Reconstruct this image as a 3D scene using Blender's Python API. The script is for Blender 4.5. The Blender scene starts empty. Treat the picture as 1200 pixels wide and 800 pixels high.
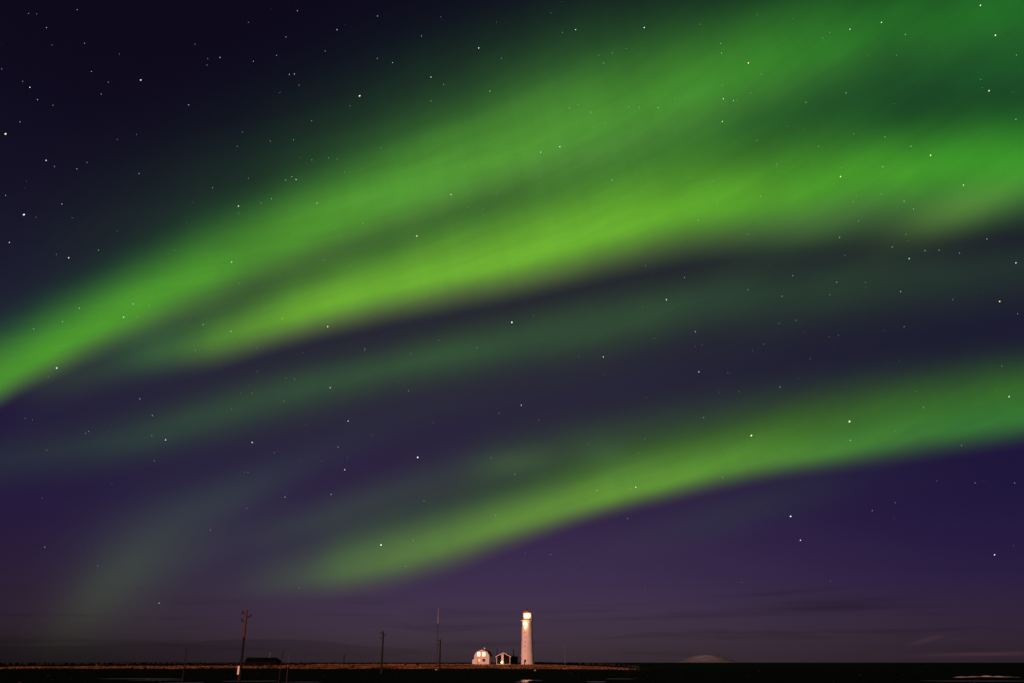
import bpy, bmesh, math, random
from mathutils import Vector, Matrix, noise
R = math.radians
random.seed(7)
scene = bpy.context.scene
col = scene.collection

# ------------------------------------------------------------------ camera
EYE = Vector((0, 0, 4.5))
cam_d = bpy.data.cameras.new('camera')
cam = bpy.data.objects.new('camera', cam_d)
col.objects.link(cam)
cam.location = EYE
cam.rotation_euler = (R(90 + 20.592), 0, 0)
cam_d.sensor_width = 36
cam_d.lens = 30
cam_d.clip_start = .5
cam_d.clip_end = 400000
scene.camera = cam

# ------------------------------------------------------------------ exposure
scene.view_settings.view_transform = 'Standard'
scene.view_settings.look = 'None'
scene.view_settings.exposure = 0
scene.view_settings.gamma = 1
scene.cycles.max_bounces = 6

# ------------------------------------------------------------------ night sky: air glow, aurora arcs, low clouds
AZ = [-40 + 5 * i for i in range(17)]
# every arc: elevation of its lower edge, brightest line and upper limit, and its brightness, one value per 5 degrees of azimuth
BANDS = [
    {'edge': [9.57, 11.29, 15.19, 18.16, 20.71, 23.35, 25.77, 27.8, 29.4, 30.57, 31.68, 32.65, 33.38, 33.72, 33.5, 32.59, 31.39], 'peak': [11.21, 13.36, 17.44, 21.25, 24.45, 27.18, 29.61, 31.62, 33.11, 34.46, 35.52, 36.32, 36.91, 37.25, 36.95, 36.23, 35.25], 'top': [16.36, 19.37, 23.1, 27.12, 30.47, 33.59, 36.21, 38.45, 40.39, 41.7, 42.74, 43.51, 43.92, 44.03, 43.56, 42.49, 41.03], 'gain': [0.85, 0.863, 0.911, 0.911, 0.889, 0.841, 0.778, 0.704, 0.64, 0.581, 0.522, 0.462, 0.394, 0.32, 0.267, 0.23, 0.2], 'low': (0.11, 0.22, 0.04), 'mid': (0.08, 0.31, 0.022), 'high': (0.01, 0.07, 0.02), 'p': 1.2, 'cover': 1.0, 'tinted': 1},
    {'edge': [8.01, 9.32, 12.9, 15.6, 17.35, 19.32, 20.8, 21.99, 23.0, 23.94, 24.53, 24.81, 24.87, 24.58, 23.73, 22.92, 21.92], 'peak': [10.55, 12.17, 15.57, 17.79, 19.73, 21.84, 23.62, 25.0, 26.02, 27.22, 28.16, 28.66, 28.84, 29.04, 28.33, 27.53, 26.54], 'top': [13.99, 16.07, 19.25, 21.38, 24.12, 27.03, 29.77, 32.04, 33.54, 34.86, 35.89, 36.24, 35.85, 34.99, 34.05, 33.16, 32.11], 'gain': [0.0, 0.0, 0.0, 0.073, 0.448, 0.77, 0.931, 0.974, 1.0, 0.977, 0.942, 0.886, 0.809, 0.702, 0.66, 0.646, 0.64], 'low': (0.15, 0.22, 0.06), 'mid': (0.15, 0.42, 0.028), 'high': (0.03, 0.16, 0.02), 'p': 1.3, 'cover': 1.0, 'tinted': 1},
    {'edge': [11.21, 12.84, 15.96, 19.05, 21.63, 23.45, 24.76, 25.83, 26.87, 28.07, 29.18, 29.81, 30.0, 29.98, 29.8, 29.44, 28.88], 'peak': [13.66, 15.91, 19.39, 22.67, 25.49, 27.77, 29.65, 31.2, 32.45, 33.43, 34.13, 34.54, 34.67, 34.5, 34.01, 33.24, 32.28], 'top': [26.33, 30.75, 34.68, 38.06, 40.84, 43.15, 45.05, 46.53, 47.61, 48.32, 48.72, 48.84, 48.69, 48.28, 47.64, 46.78, 45.66], 'gain': [0.05, 0.069, 0.132, 0.225, 0.323, 0.506, 0.713, 0.898, 1.05, 1.2, 1.184, 1.082, 0.914, 0.732, 0.634, 0.687, 0.7], 'low': (0.035, 0.11, 0.02), 'mid': (0.034, 0.115, 0.02), 'high': (0.009, 0.036, 0.017), 'p': 1.6, 'cover': 0.6, 'tinted': 1},
    {'edge': [4.87, 5.12, 6.22, 7.27, 8.26, 9.18, 9.99, 10.74, 11.5, 12.36, 13.24, 13.97, 14.58, 15.09, 15.48, 15.76, 15.89], 'peak': [10.1, 10.78, 12.2, 13.47, 14.67, 15.9, 17.17, 18.39, 19.45, 20.31, 21.03, 21.6, 22.01, 22.27, 22.38, 22.33, 22.13], 'top': [14.11, 16.12, 19.11, 21.87, 24.38, 26.67, 28.74, 30.51, 31.9, 32.94, 33.66, 33.96, 33.91, 33.53, 32.84, 31.87, 30.7], 'gain': [0.2, 0.218, 0.404, 0.57, 0.722, 0.814, 0.844, 0.872, 0.9, 0.845, 0.79, 0.735, 0.665, 0.574, 0.477, 0.4, 0.4], 'low': (0.003, 0.01, 0.003), 'mid': (0.01, 0.018, 0.006), 'high': (0.009, 0.018, 0.006), 'p': 1.3, 'cover': 0.3, 'tinted': 0},
    {'edge': [6.59, 7.1, 8.74, 10.3, 12.1, 13.85, 15.4, 16.69, 17.73, 18.5, 19.03, 19.37, 19.35, 19.02, 18.58, 18.01, 17.46], 'peak': [9.0, 9.67, 11.23, 12.7, 14.86, 16.8, 18.28, 19.47, 20.48, 21.5, 22.25, 22.59, 22.71, 22.65, 22.23, 21.59, 20.84], 'top': [10.99, 11.98, 13.88, 15.68, 17.7, 19.46, 20.95, 22.5, 23.91, 24.98, 25.72, 26.14, 26.17, 25.85, 25.15, 24.18, 23.04], 'gain': [0.15, 0.15, 0.214, 0.439, 0.647, 0.744, 0.805, 0.846, 0.825, 0.805, 0.716, 0.605, 0.489, 0.381, 0.307, 0.25, 0.25], 'low': (0.014, 0.034, 0.012), 'mid': (0.019, 0.06, 0.02), 'high': (0.016, 0.028, 0.012), 'p': 1.3, 'cover': 0.5, 'tinted': 0},
    {'edge': [-0.1, -0.1, 0.62, 1.34, 2.04, 2.73, 3.41, 4.59, 6.55, 8.19, 9.35, 10.24, 10.83, 11.2, 11.38, 11.43, 11.43], 'peak': [2.02, 2.1, 2.85, 3.57, 4.27, 4.91, 5.64, 6.99, 8.58, 9.94, 11.07, 11.93, 12.54, 13.06, 13.27, 13.37, 13.39], 'top': [3.51, 3.73, 5.02, 6.26, 7.44, 8.5, 10.31, 11.42, 12.64, 14.16, 15.22, 16.04, 16.79, 17.37, 17.69, 17.86, 17.91], 'gain': [0.0, 0.0, 0.0, 0.0, 0.0, 0.091, 0.408, 0.613, 0.79, 0.906, 0.932, 0.868, 0.797, 0.758, 0.708, 0.66, 0.66], 'low': (0.1, 0.13, 0.035), 'mid': (0.122, 0.275, 0.032), 'high': (0.02, 0.07, 0.014), 'p': 1.0, 'cover': 1.0, 'tinted': 1},
    {'edge': [-0.79, -0.79, 0.54, 1.89, 3.23, 4.53, 5.76, 7.35, 9.01, 10.02, 10.79, 11.58, 12.27, 12.71, 12.92, 13.06, 13.1], 'peak': [2.74, 2.92, 4.31, 5.67, 6.97, 8.21, 9.36, 10.71, 12.06, 12.99, 13.71, 14.38, 14.94, 15.19, 15.18, 15.07, 14.94], 'top': [4.01, 4.38, 6.3, 8.15, 9.94, 11.61, 13.17, 15.07, 16.87, 17.89, 18.57, 19.03, 19.27, 19.32, 19.16, 18.87, 18.52], 'gain': [0.0, 0.0, 0.0, 0.0, 0.0, 0.184, 0.384, 0.538, 0.8, 0.943, 1.043, 1.013, 0.966, 0.902, 0.9, 0.9, 0.9], 'low': (0.012, 0.035, 0.006), 'mid': (0.022, 0.05, 0.01), 'high': (0.01, 0.02, 0.005), 'p': 1.3, 'cover': 0.6, 'tinted': 0},
]
# faint patches: azimuth, elevation, half widths, slope, colour
BLOBS = [
    (-22.98, 5.79, 3.49, 3.3, 0.35, (0.011, 0.023, 0.004)),
    (-19.84, 7.96, 4.11, 2.33, 0.45, (0.004, 0.01, 0.002)),
    (-24.81, 4.01, 2.31, 1.93, 0.8, (0.008, 0.016, 0.002)),
    (-18.27, 9.87, 3.69, 1.32, 0.45, (0.004, 0.012, 0.002)),
    (0.0, 12.51, 2.61, 0.84, 0.1, (0.012, 0.028, 0.006)),
    (-11.79, 9.09, 6.68, 0.97, 0.35, (0.004, 0.012, 0.003)),
    (14.48, 8.99, 7.19, 1.28, 0.25, (0.003, 0.01, 0.001)),
    (6.67, 12.82, 2.0, 1.23, -0.2, (0.008, 0.02, 0.008)),
    (22.9, 26.52, 5.25, 1.35, 0.08, (0.022, 0.06, 0.008)),
    (31.0, 25.73, 4.1, 1.17, 0.1, (0.05, 0.11, 0.012)),
    (-23.87, 18.69, 2.6, 1.47, 0.3, (0.01, 0.045, 0.006)),
    (-28.92, 16.14, 2.85, 1.25, 0.3, (0.01, 0.02, 0.0)),
    (-15.27, 11.65, 7.78, 1.19, 0.4, (0.002, 0.006, 0.002)),
]

world = bpy.data.worlds.new('World')
scene.world = world
world.use_nodes = True
nt = world.node_tree
nt.nodes.clear()


class S:
    """a node socket with arithmetic"""
    def __init__(s, sock): s.s = sock
    def _m(a, op, b=None, c=None, clamp=False):
        n = nt.nodes.new('ShaderNodeMath'); n.operation = op; n.use_clamp = clamp
        for i, v in enumerate((a, b, c)):
            if v is None: continue
            if isinstance(v, S): nt.links.new(v.s, n.inputs[i])
            else: n.inputs[i].default_value = v
        return S(n.outputs[0])
    def __add__(a, b): return a._m('ADD', b)
    def __sub__(a, b): return a._m('SUBTRACT', b)
    def __mul__(a, b): return a._m('MULTIPLY', b)
    def __truediv__(a, b): return a._m('DIVIDE', b)
    def __pow__(a, b): return a._m('POWER', b)
    def clamp(a): return a._m('ADD', 0.0, clamp=True)


def comb(x, y, z):
    n = nt.nodes.new('ShaderNodeCombineXYZ')
    for i, v in enumerate((x, y, z)):
        if isinstance(v, S): nt.links.new(v.s, n.inputs[i])
        else: n.inputs[i].default_value = v
    return n.outputs[0]


def wnoise(vec, scale, detail=2, rough=.5):
    n = nt.nodes.new('ShaderNodeTexNoise')
    n.inputs['Scale'].default_value = scale
    n.inputs['Detail'].default_value = detail
    n.inputs['Roughness'].default_value = rough
    nt.links.new(vec, n.inputs['Vector'])
    return S(n.outputs[0])


def fcurve(fac, xs, ys):
    lo, hi = min(ys), max(ys)
    span = max(hi - lo, 1e-4)
    n = nt.nodes.new('ShaderNodeFloatCurve')
    c = n.mapping.curves[0]
    x0, x1 = xs[0], xs[-1]
    pts = [((x - x0) / (x1 - x0), (y - lo) / span) for x, y in zip(xs, ys)]
    c.points[0].location = pts[0]; c.points[1].location = pts[-1]
    for p in pts[1:-1]: c.points.new(*p)
    n.mapping.update()
    nt.links.new(fac.s, n.inputs['Value'])
    return S(n.outputs[0]) * span + lo


def ramp(fac, stops):
    n = nt.nodes.new('ShaderNodeValToRGB')
    n.color_ramp.interpolation = 'EASE' if len(stops) < 4 else 'B_SPLINE'
    e = n.color_ramp.elements
    while len(e) < len(stops): e.new(.5)
    for i, (p, c) in enumerate(stops):
        e[i].position = p; e[i].color = (*c, 1)
    nt.links.new(fac.s, n.inputs[0])
    return n.outputs[0]


def cmix(a, b, fac, mode='MIX'):
    n = nt.nodes.new('ShaderNodeMix'); n.data_type = 'RGBA'; n.blend_type = mode; n.clamp_result = False
    if isinstance(fac, S): nt.links.new(fac.s, n.inputs['Factor'])
    else: n.inputs['Factor'].default_value = fac
    for nm, v in (('A', a), ('B', b)):
        sock = [i for i in n.inputs if i.name == nm and i.type == 'RGBA'][0]
        if isinstance(v, tuple): sock.default_value = (*v, 1)
        else: nt.links.new(v, sock)
    return [o for o in n.outputs if o.type == 'RGBA'][0]


def cscale(c, f):
    n = nt.nodes.new('ShaderNodeVectorMath'); n.operation = 'SCALE'
    if isinstance(c, tuple): n.inputs[0].default_value = c
    else: nt.links.new(c, n.inputs[0])
    nt.links.new(f.s, n.inputs['Scale'])
    return n.outputs[0]


def cadd(a, b, op='ADD'):
    n = nt.nodes.new('ShaderNodeVectorMath'); n.operation = op
    nt.links.new(a, n.inputs[0]); nt.links.new(b, n.inputs[1])
    return n.outputs[0]


def smooth(x):
    x = x.clamp()
    return x * x * (x * -2 + 3)


tc = nt.nodes.new('ShaderNodeTexCoord')
sep = nt.nodes.new('ShaderNodeSeparateXYZ')
nt.links.new(tc.outputs['Generated'], sep.inputs[0])
dx, dy, dz = (S(o) for o in sep.outputs)
DEG = 180 / math.pi
az = dx._m('ARCTAN2', dy) * DEG
el = dz._m('ARCSINE') * DEG
direction = tc.outputs['Generated']

# gentle wandering of the arcs
n1 = wnoise(direction, 3.2, 2)
n2 = wnoise(comb(az * .045, el * .12, 0.0), 1.0, 3)
elw = el + (n1 - .5) * .8
azf = ((az + 40) / 80).clamp()
elf = (el / 45).clamp()

# air glow: dark indigo overhead, purple lower down, dusky near the sea, per azimuth left / centre / right
def lin(c): return tuple((v / 255 / 12.92) if v / 255 <= .04045 else ((v / 255 + .055) / 1.055) ** 2.4 for v in c)
def column(st): return ramp(elf, [(e / 45, lin(c)) for e, c in st])
def dim(st, k=.93): return [(e, (c[0] * .98, c[1] * .97, c[2] * (k if 2 < e < 17 else 1))) for e, c in st]
skyL = column([(0, (24, 20, 24)), (1.2, (36, 27, 34)), (2.5, (44, 32, 46)), (6, (40, 28, 56)), (10, (35, 22, 64)), (16, (32, 22, 58)), (24, (24, 21, 40)), (32, (15, 11, 30)), (45, (11, 6, 22))])
skyC = column(dim([(0, (56, 44, 50)), (1.2, (64, 51, 60)), (2.8, (68, 54, 78)), (5, (62, 48, 84)), (9, (51, 37, 76)), (16, (41, 31, 66)), (22, (36, 30, 52)), (32, (16, 15, 32)), (45, (14, 10, 28))]))
skyR = column(dim([(0, (44, 33, 42)), (1.2, (50, 38, 50)), (2.8, (50, 37, 64)), (5, (42, 30, 70)), (9, (32, 22, 66)), (16, (30, 26, 58)), (22, (28, 26, 44)), (32, (16, 15, 32)), (45, (14, 10, 28))]))
base = cmix(cmix(skyL, skyC, smooth((az + 34) / 30)), skyR, smooth((az - 2) / 30))

tint = comb(S(fcurve(azf, AZ, [.9, .9, .9, .92, .95, 1, 1, 1, 1, .95, .88, .78, .66, .54, .44, .38, .35]).s), 1.0, fcurve(azf, AZ, [1, 1, 1, 1, 1, 1, 1, 1, .98, .95, .9, .85, .8, .8, .75, .75, .75]))
# folds that run along the arcs, and faint rays that cross them
along_ = el - az * .33
fold = wnoise(comb(az * .035, along_ * .17, 1.0), 1.0, 4, .55)
fine = wnoise(comb(az * .07, along_ * .55, 6.0), 1.0, 4, .6)
rays = wnoise(comb((az + el * .25) * .28, el * .03, 9.0), 1.0, 4, .6)
texture = ((fold - .5) * .75 + 1) * ((fine - .5) * .42 + 1) * ((rays - .5) * .34 + 1) * ((n2 - .5) * .3 + 1)
total = base
light = None
cover = None
for b in BANDS:
    edge, peak, top = (fcurve(azf, AZ, b[k]) for k in ('edge', 'peak', 'top'))
    gain = fcurve(azf, AZ, b['gain'])
    lo = smooth((elw - edge) / (peak - edge))
    up = (S(smooth((elw - peak) / (top - peak)).s) * -1 + 1) ** b['p']
    amount = lo * up * gain * texture
    t = ((elw - edge) / (peak - edge)).clamp() * .5 + ((elw - peak) / (top - peak)).clamp() * .5
    c = ramp(t, [(.1, b['low']), (.5, b['mid']), (.95, b['high'])])
    piece = cscale(c, amount)
    if b['tinted']: piece = cadd(piece, tint, 'MULTIPLY')
    light = piece if light is None else cadd(light, piece)
    cv = amount * b['cover']
    cover = cv if cover is None else cover + cv
for (a, e, ra, re, sl, c) in BLOBS:
    u = (az - a) / ra
    v = (elw - e - (az - a) * sl) / re
    d = u * u + v * v
    light = cadd(light, cscale(tuple(c), (d * -1.0)._m('EXPONENT')))
# the green light drowns the purple air glow where it is strongest
fade = (cover.clamp() * -.85) + 1
total = cadd(cscale(base, fade), light)

# thin low clouds: long streaks just above the sea, a little darker than the glow behind them
cn = wnoise(comb(az * .09, el * 1.5, 3.0), 1.0, 5, .55)
low = smooth((el * -1 + 5.2) / 3.5) * smooth((el + .2) / 1.0)
dark = smooth((cn - .50) / .16) * low
total = cmix(total, cscale(total, (dark * -.19) + 1), 1.0)
def cloud(total, a, e, ra, re, sl, k, tint=None):
    u = (az - a) / ra
    v = (el - e - (az - a) * sl + (cn - .5) * re * 2.2) / re
    d = ((u * u + v * v) * -1.0)._m('EXPONENT') * smooth((cn - .3) / .3)
    if tint: return cadd(total, cscale(tint, d))
    return cscale(total, (d * -k) + 1)
total = cloud(total, 19.5, 3.35, 4.6, .36, .02, .30)
total = cloud(total, 17.5, 4.1, 4.5, .14, .05, .2)
total = cloud(total, 8.5, 2.6, 8.0, .16, .02, .25)
total = cloud(total, 24.6, 1.2, .8, .12, .25, 0, (.028, .012, .008))
total = cloud(total, 27.5, .45, 3.6, .10, .02, 0, (.03, .012, .009))
total = cloud(total, 26.5, 1.25, 1.2, .08, .05, 0, (.014, .006, .005))
# bank of stratus low in the west (left)
hb = fcurve(azf, AZ, [.7, .8, .9, 1.0, 1.15, 1.4, 1.1, .8, .6, .4, .3, .3, .3, .3, .3, .3, .3])
bank = smooth((hb - el) / .12) * smooth((az * -1 + 2) / 14)
total = cscale(total, (bank * -.22) + 1)

bg = nt.nodes.new('ShaderNodeBackground')
nt.links.new(total if not isinstance(total, S) else total.s, bg.inputs['Color'])
bg.inputs['Strength'].default_value = 1.0
wo = nt.nodes.new('ShaderNodeOutputWorld')
nt.links.new(bg.outputs[0], wo.inputs['Surface'])

# ------------------------------------------------------------------ light of the town behind the camera, low and orange
sun_d = bpy.data.lights.new('town_light', 'SUN')
sun_d.energy = 3.0
sun_d.color = (1, .40, .30)
sun_d.angle = R(4)
sun = bpy.data.objects.new('town_light', sun_d)
col.objects.link(sun)
sun.rotation_euler = (R(90 - 4), 0, R(-30))


# ------------------------------------------------------------------ helpers
def mat(name, c, rough=.8, c2=None, scale=4, bump=0, emit=None, strength=0, metal=0, spec=.3, stretch=(1, 1, 1), bias=.5, bscale=None):
    m = bpy.data.materials.new(name)
    m.use_nodes = True
    t = m.node_tree
    p = t.nodes['Principled BSDF']
    p.inputs['Base Color'].default_value = (*c, 1)
    p.inputs['Roughness'].default_value = rough
    p.inputs['Metallic'].default_value = metal
    p.inputs['Specular IOR Level'].default_value = spec
    if emit:
        p.inputs['Emission Color'].default_value = (*emit, 1)
        p.inputs['Emission Strength'].default_value = strength
    if c2 or bump:
        g = t.nodes.new('ShaderNodeTexCoord')
        mp = t.nodes.new('ShaderNodeMapping')
        mp.inputs['Scale'].default_value = stretch
        t.links.new(g.outputs['Object'], mp.inputs[0])
        n = t.nodes.new('ShaderNodeTexNoise')
        n.inputs['Scale'].default_value = scale
        n.inputs['Detail'].default_value = 6
        t.links.new(mp.outputs[0], n.inputs['Vector'])
        if c2:
            r = t.nodes.new('ShaderNodeValToRGB')
            r.color_ramp.elements[0].position = bias - .15
            r.color_ramp.elements[1].position = bias + .15
            r.color_ramp.elements[0].color = (*c, 1)
            r.color_ramp.elements[1].color = (*c2, 1)
            t.links.new(n.outputs[0], r.inputs[0])
            t.links.new(r.outputs[0], p.inputs['Base Color'])
        if bump:
            b = t.nodes.new('ShaderNodeBump')
            b.inputs['Strength'].default_value = bump
            b.inputs['Distance'].default_value = .05
            t.links.new(n.outputs[0], b.inputs['Height'])
            t.links.new(b.outputs[0], p.inputs['Normal'])
    return m


def obj(name, bm, m, parent=None, smooth_=False, loc=None):
    me = bpy.data.meshes.new(name)
    bmesh.ops.recalc_face_normals(bm, faces=bm.faces)
    if smooth_:
        for f in bm.faces: f.smooth = True
    bm.to_mesh(me); bm.free()
    o = bpy.data.objects.new(name, me)
    me.materials.append(m)
    col.objects.link(o)
    if parent: o.parent = parent
    if loc: o.location = loc
    return o


def tag(o, label, cat, group=None, kind=None):
    if label: o['label'] = label
    if cat: o['category'] = cat
    if group: o['group'] = group
    if kind: o['kind'] = kind
    return o


def thing(name, label, cat, loc=(0, 0, 0), rz=0, group=None):
    o = bpy.data.objects.new(name, None)
    o.empty_display_size = .5
    col.objects.link(o)
    o.location = loc
    o.rotation_euler = (0, 0, rz)
    return tag(o, label, cat, group)


def box(bm, x0, x1, y0, y1, z0, z1):
    v = [bm.verts.new(p) for p in ((x0, y0, z0), (x1, y0, z0), (x1, y1, z0), (x0, y1, z0), (x0, y0, z1), (x1, y0, z1), (x1, y1, z1), (x0, y1, z1))]
    for f in ((0, 3, 2, 1), (4, 5, 6, 7), (0, 1, 5, 4), (1, 2, 6, 5), (2, 3, 7, 6), (3, 0, 4, 7)): bm.faces.new([v[i] for i in f])
    return bm


def tube(bm, pts, rads, seg=10, cap=True):
    rings = []
    for i, p in enumerate(pts):
        p = Vector(p)
        d = (Vector(pts[min(i + 1, len(pts) - 1)]) - Vector(pts[max(i - 1, 0)])).normalized()
        a = d.cross(Vector((0, 1, 0)) if abs(d.y) < .8 else Vector((1, 0, 0))).normalized()
        b = d.cross(a)
        r = rads[i] if isinstance(rads, (list, tuple)) else rads
        rings.append([bm.verts.new(p + (a * math.cos(2 * math.pi * k / seg) + b * math.sin(2 * math.pi * k / seg)) * r) for k in range(seg)])
    for r0, r1 in zip(rings, rings[1:]):
        for k in range(seg): bm.faces.new((r0[k], r0[(k + 1) % seg], r1[(k + 1) % seg], r1[k]))
    if cap:
        bm.faces.new(rings[0][::-1]); bm.faces.new(rings[-1])
    return bm


def lathe(bm, prof, seg=40, cx=0, cy=0):
    rings = []
    for r, z in prof:
        rings.append([bm.verts.new((cx + r * math.cos(2 * math.pi * k / seg), cy + r * math.sin(2 * math.pi * k / seg), z)) for k in range(seg)])
    for r0, r1 in zip(rings, rings[1:]):
        for k in range(seg): bm.faces.new((r0[k], r0[(k + 1) % seg], r1[(k + 1) % seg], r1[k]))
    bm.faces.new(rings[0][::-1]); bm.faces.new(rings[-1])
    return bm


def prism(bm, poly, y0, y1):
    """poly: (x, z) outline, extruded from y0 to y1"""
    a = [bm.verts.new((x, y0, z)) for x, z in poly]
    b = [bm.verts.new((x, y1, z)) for x, z in poly]
    bm.faces.new(a); bm.faces.new(b[::-1])
    n = len(poly)
    for i in range(n): bm.faces.new((a[i], a[(i + 1) % n], b[(i + 1) % n], b[i]))
    return bm


def sst(a, b, x):
    t = max(0, min(1, (x - a) / (b - a)))
    return t * t * (3 - 2 * t)


M = {
    'paint': mat('white_paint', (.78, .77, .75), .7, (.66, .63, .6), 1.2, .3, stretch=(1, 1, .3)),
    'trim': mat('white_trim', (.62, .6, .57), .7),
    'concrete': mat('concrete', (.42, .41, .39), .9, (.3, .29, .28), 3, .4),
    'dark_wall': mat('dark_boards', (.006, .006, .007), .8, (.01, .01, .01), 5, .3, spec=.1),
    'roof': mat('rusty_roof', (.07, .03, .022), .75, (.12, .05, .03), 3, .3),
    'tar': mat('tar_coating', (.003, .003, .003), .9, (.006, .006, .006), 4, .3, spec=.03),
    'dark_roof': mat('dark_roof', (.008, .008, .009), .8, (.014, .013, .014), 4, .3, spec=.1),
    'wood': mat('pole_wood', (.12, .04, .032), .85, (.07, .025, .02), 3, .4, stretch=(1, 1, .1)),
    'dark_wood': mat('dark_timber', (.007, .005, .005), .85, (.014, .01, .009), 3, .4, stretch=(1, 1, .1)),
    'iron': mat('iron', (.025, .02, .02), .7, metal=.3, spec=.1),
    'ceramic': mat('insulator', (.07, .03, .025), .4),
    'glass': mat('dark_glass', (.01, .012, .014), .08, spec=.6),
    'lit': mat('lit_window', (.8, .7, .5), .4, emit=(1, .68, .30), strength=4.5),
    'lit_dim': mat('lit_window_dim', (.5, .3, .15), .4, emit=(1, .50, .12), strength=1.1),
    'lamp': mat('lamp_glow', (.9, .8, .6), .3, emit=(1, .70, .36), strength=30),
    'ring': mat('rim_glow', (.9, .6, .3), .3, emit=(1, .42, .10), strength=1.6),
    'glow_strip': mat('window_edge_glow', (.8, .5, .25), .8, emit=(1, .42, .12), strength=1.1),
    'flood': mat('flood_glow', (.9, .8, .6), .3, emit=(1, .62, .22), strength=9),
    'grey': mat('grey_metal', (.14, .11, .11), .6),
    'sign': mat('sign_plate', (.8, .74, .72), .6),
    'pale': mat('pale_metal', (.5, .45, .42), .5, metal=.2),
    'rock': mat('sea_rock', (.006, .006, .006), .85, (.012, .011, .011), 2.5, .6),
    'foam': mat('foam', (.75, .72, .72), .9, (.5, .48, .48), 3, .5),
}

M['glow_tinted_roof'] = mat('glow_tinted_roof', (.5, .16, .05), .6)  # the lamp's orange glow is put into the roof colour
# lantern glass, the lamp's orange halo put in as emission
m_ = bpy.data.materials.new('glowing_glass'); m_.use_nodes = True
t_ = m_.node_tree; t_.nodes.clear()
e_ = t_.nodes.new('ShaderNodeEmission'); e_.inputs['Color'].default_value = (1, .42, .10, 1); e_.inputs['Strength'].default_value = 1.5
p_ = t_.nodes.new('ShaderNodeBsdfTransparent'); x_ = t_.nodes.new('ShaderNodeMixShader'); x_.inputs[0].default_value = .45
o_ = t_.nodes.new('ShaderNodeOutputMaterial')
t_.links.new(p_.outputs[0], x_.inputs[1]); t_.links.new(e_.outputs[0], x_.inputs[2]); t_.links.new(x_.outputs[0], o_.inputs['Surface'])
M['glow_pane'] = m_

# ------------------------------------------------------------------ sea
def sea():
    bm = bmesh.new()
    s = 160000
    vs = [bm.verts.new(p) for p in ((-s, -2000, 0), (s, -2000, 0), (s, s, 0), (-s, s, 0))]
    bm.faces.new(vs)
    m = mat('sea_water', (.003, .002, .004), .6, spec=.006)
    t = m.node_tree
    p = t.nodes['Principled BSDF']
    g = t.nodes.new('ShaderNodeTexCoord')
    mp = t.nodes.new('ShaderNodeMapping'); mp.inputs['Scale'].default_value = (.05, .22, .1)
    n = t.nodes.new('ShaderNodeTexNoise'); n.inputs['Scale'].default_value = 1; n.inputs['Detail'].default_value = 8
    b = t.nodes.new('ShaderNodeBump'); b.inputs['Strength'].default_value = 1; b.inputs['Distance'].default_value = 2.5
    t.links.new(g.outputs['Object'], mp.inputs[0]); t.links.new(mp.outputs[0], n.inputs['Vector'])
    t.links.new(n.outputs[0], b.inputs['Height']); t.links.new(b.outputs[0], p.inputs['Normal'])
    return tag(obj('sea', bm, m), 'dark calm sea stretching to the horizon', 'sea', kind='structure')
sea()

# ------------------------------------------------------------------ land
# tide pools: x, y, half width, half length, level
POOLS = [(1.6, 138, 1.1, 3.2, 1.62), (3.0, 150, 2.0, 3.5, 1.72), (-46, 128, 3.2, 4, 1.6), (-58, 150, 4, 3.5, 1.7), (-40, 141, 4.6, 3.5, 1.68),
         (-66, 162, 7, 4, 1.72), (13, 142, 1.6, 4, 1.66), (58, 128, 9, 3, 1.4), (92, 180, 12, 5, 1.2), (-30, 133, 3, 3.2, 1.6), (20, 170, 2.6, 3, 1.72)]


def plateau(x):
    h = 1.25 - .75 * sst(-85, -125, x) - .15 * sst(-150, -210, x) - .5 * sst(12, 36, x)
    return h * sst(66, 24, x)


def shore(x, y): return 1.0 + .9 * sst(20, 130, y) + .35 * sst(200, 330, y) - sst(-20, 110, x) * .75
POOLS = [(a, b, c, d, shore(a, b) - .06) for a, b, c, d, e in POOLS]


def land(x, y):
    right = sst(-20, 110, x)
    z = 1.0 + .9 * sst(20, 130, y) + .35 * sst(200, 330, y) - right * .75
    k = 372 + 16 * noise.noise(Vector((x * .02, 3, 0)))
    z += plateau(x) * sst(k - 36, k + 26, y)
    f = noise.noise(Vector((x * .05, y * .05, 0))) * .22 + noise.noise(Vector((x * .17, y * .17, 4))) * .12 + noise.noise(Vector((x * .6, y * .6, 9))) * .06
    f *= 1 - .6 * sst(k - 10, k + 30, y)
    z += f
    z += (4.0 - .5 * sst(-150, -260, x) - z) * sst(464, 474, y) * sst(490, 482, y) * sst(56, 36, x)
    far = 492 - 70 * sst(40, 75, x) - 20 * sst(120, 230, x) + 14 * noise.noise(Vector((x * .03, 8, 1)))
    z = z * sst(far + 14, far - 14, y) - .8 * (1 - sst(far + 14, far - 14, y))
    z = z * sst(-1, 10, y) - .5 * (1 - sst(-1, 10, y)) if y < 10 else z
    for (px, py, rx, ry, lv) in POOLS:
        d = math.hypot((x - px) / rx, (y - py) / ry)
        if d < 3:
            t = sst(3.0, 1.5, d)
            z = z * (1 - t) + (lv + .04) * t
            t = sst(1.45, 1.0, d)
            z = z * (1 - t) + (lv - .12) * t
    return z


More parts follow.
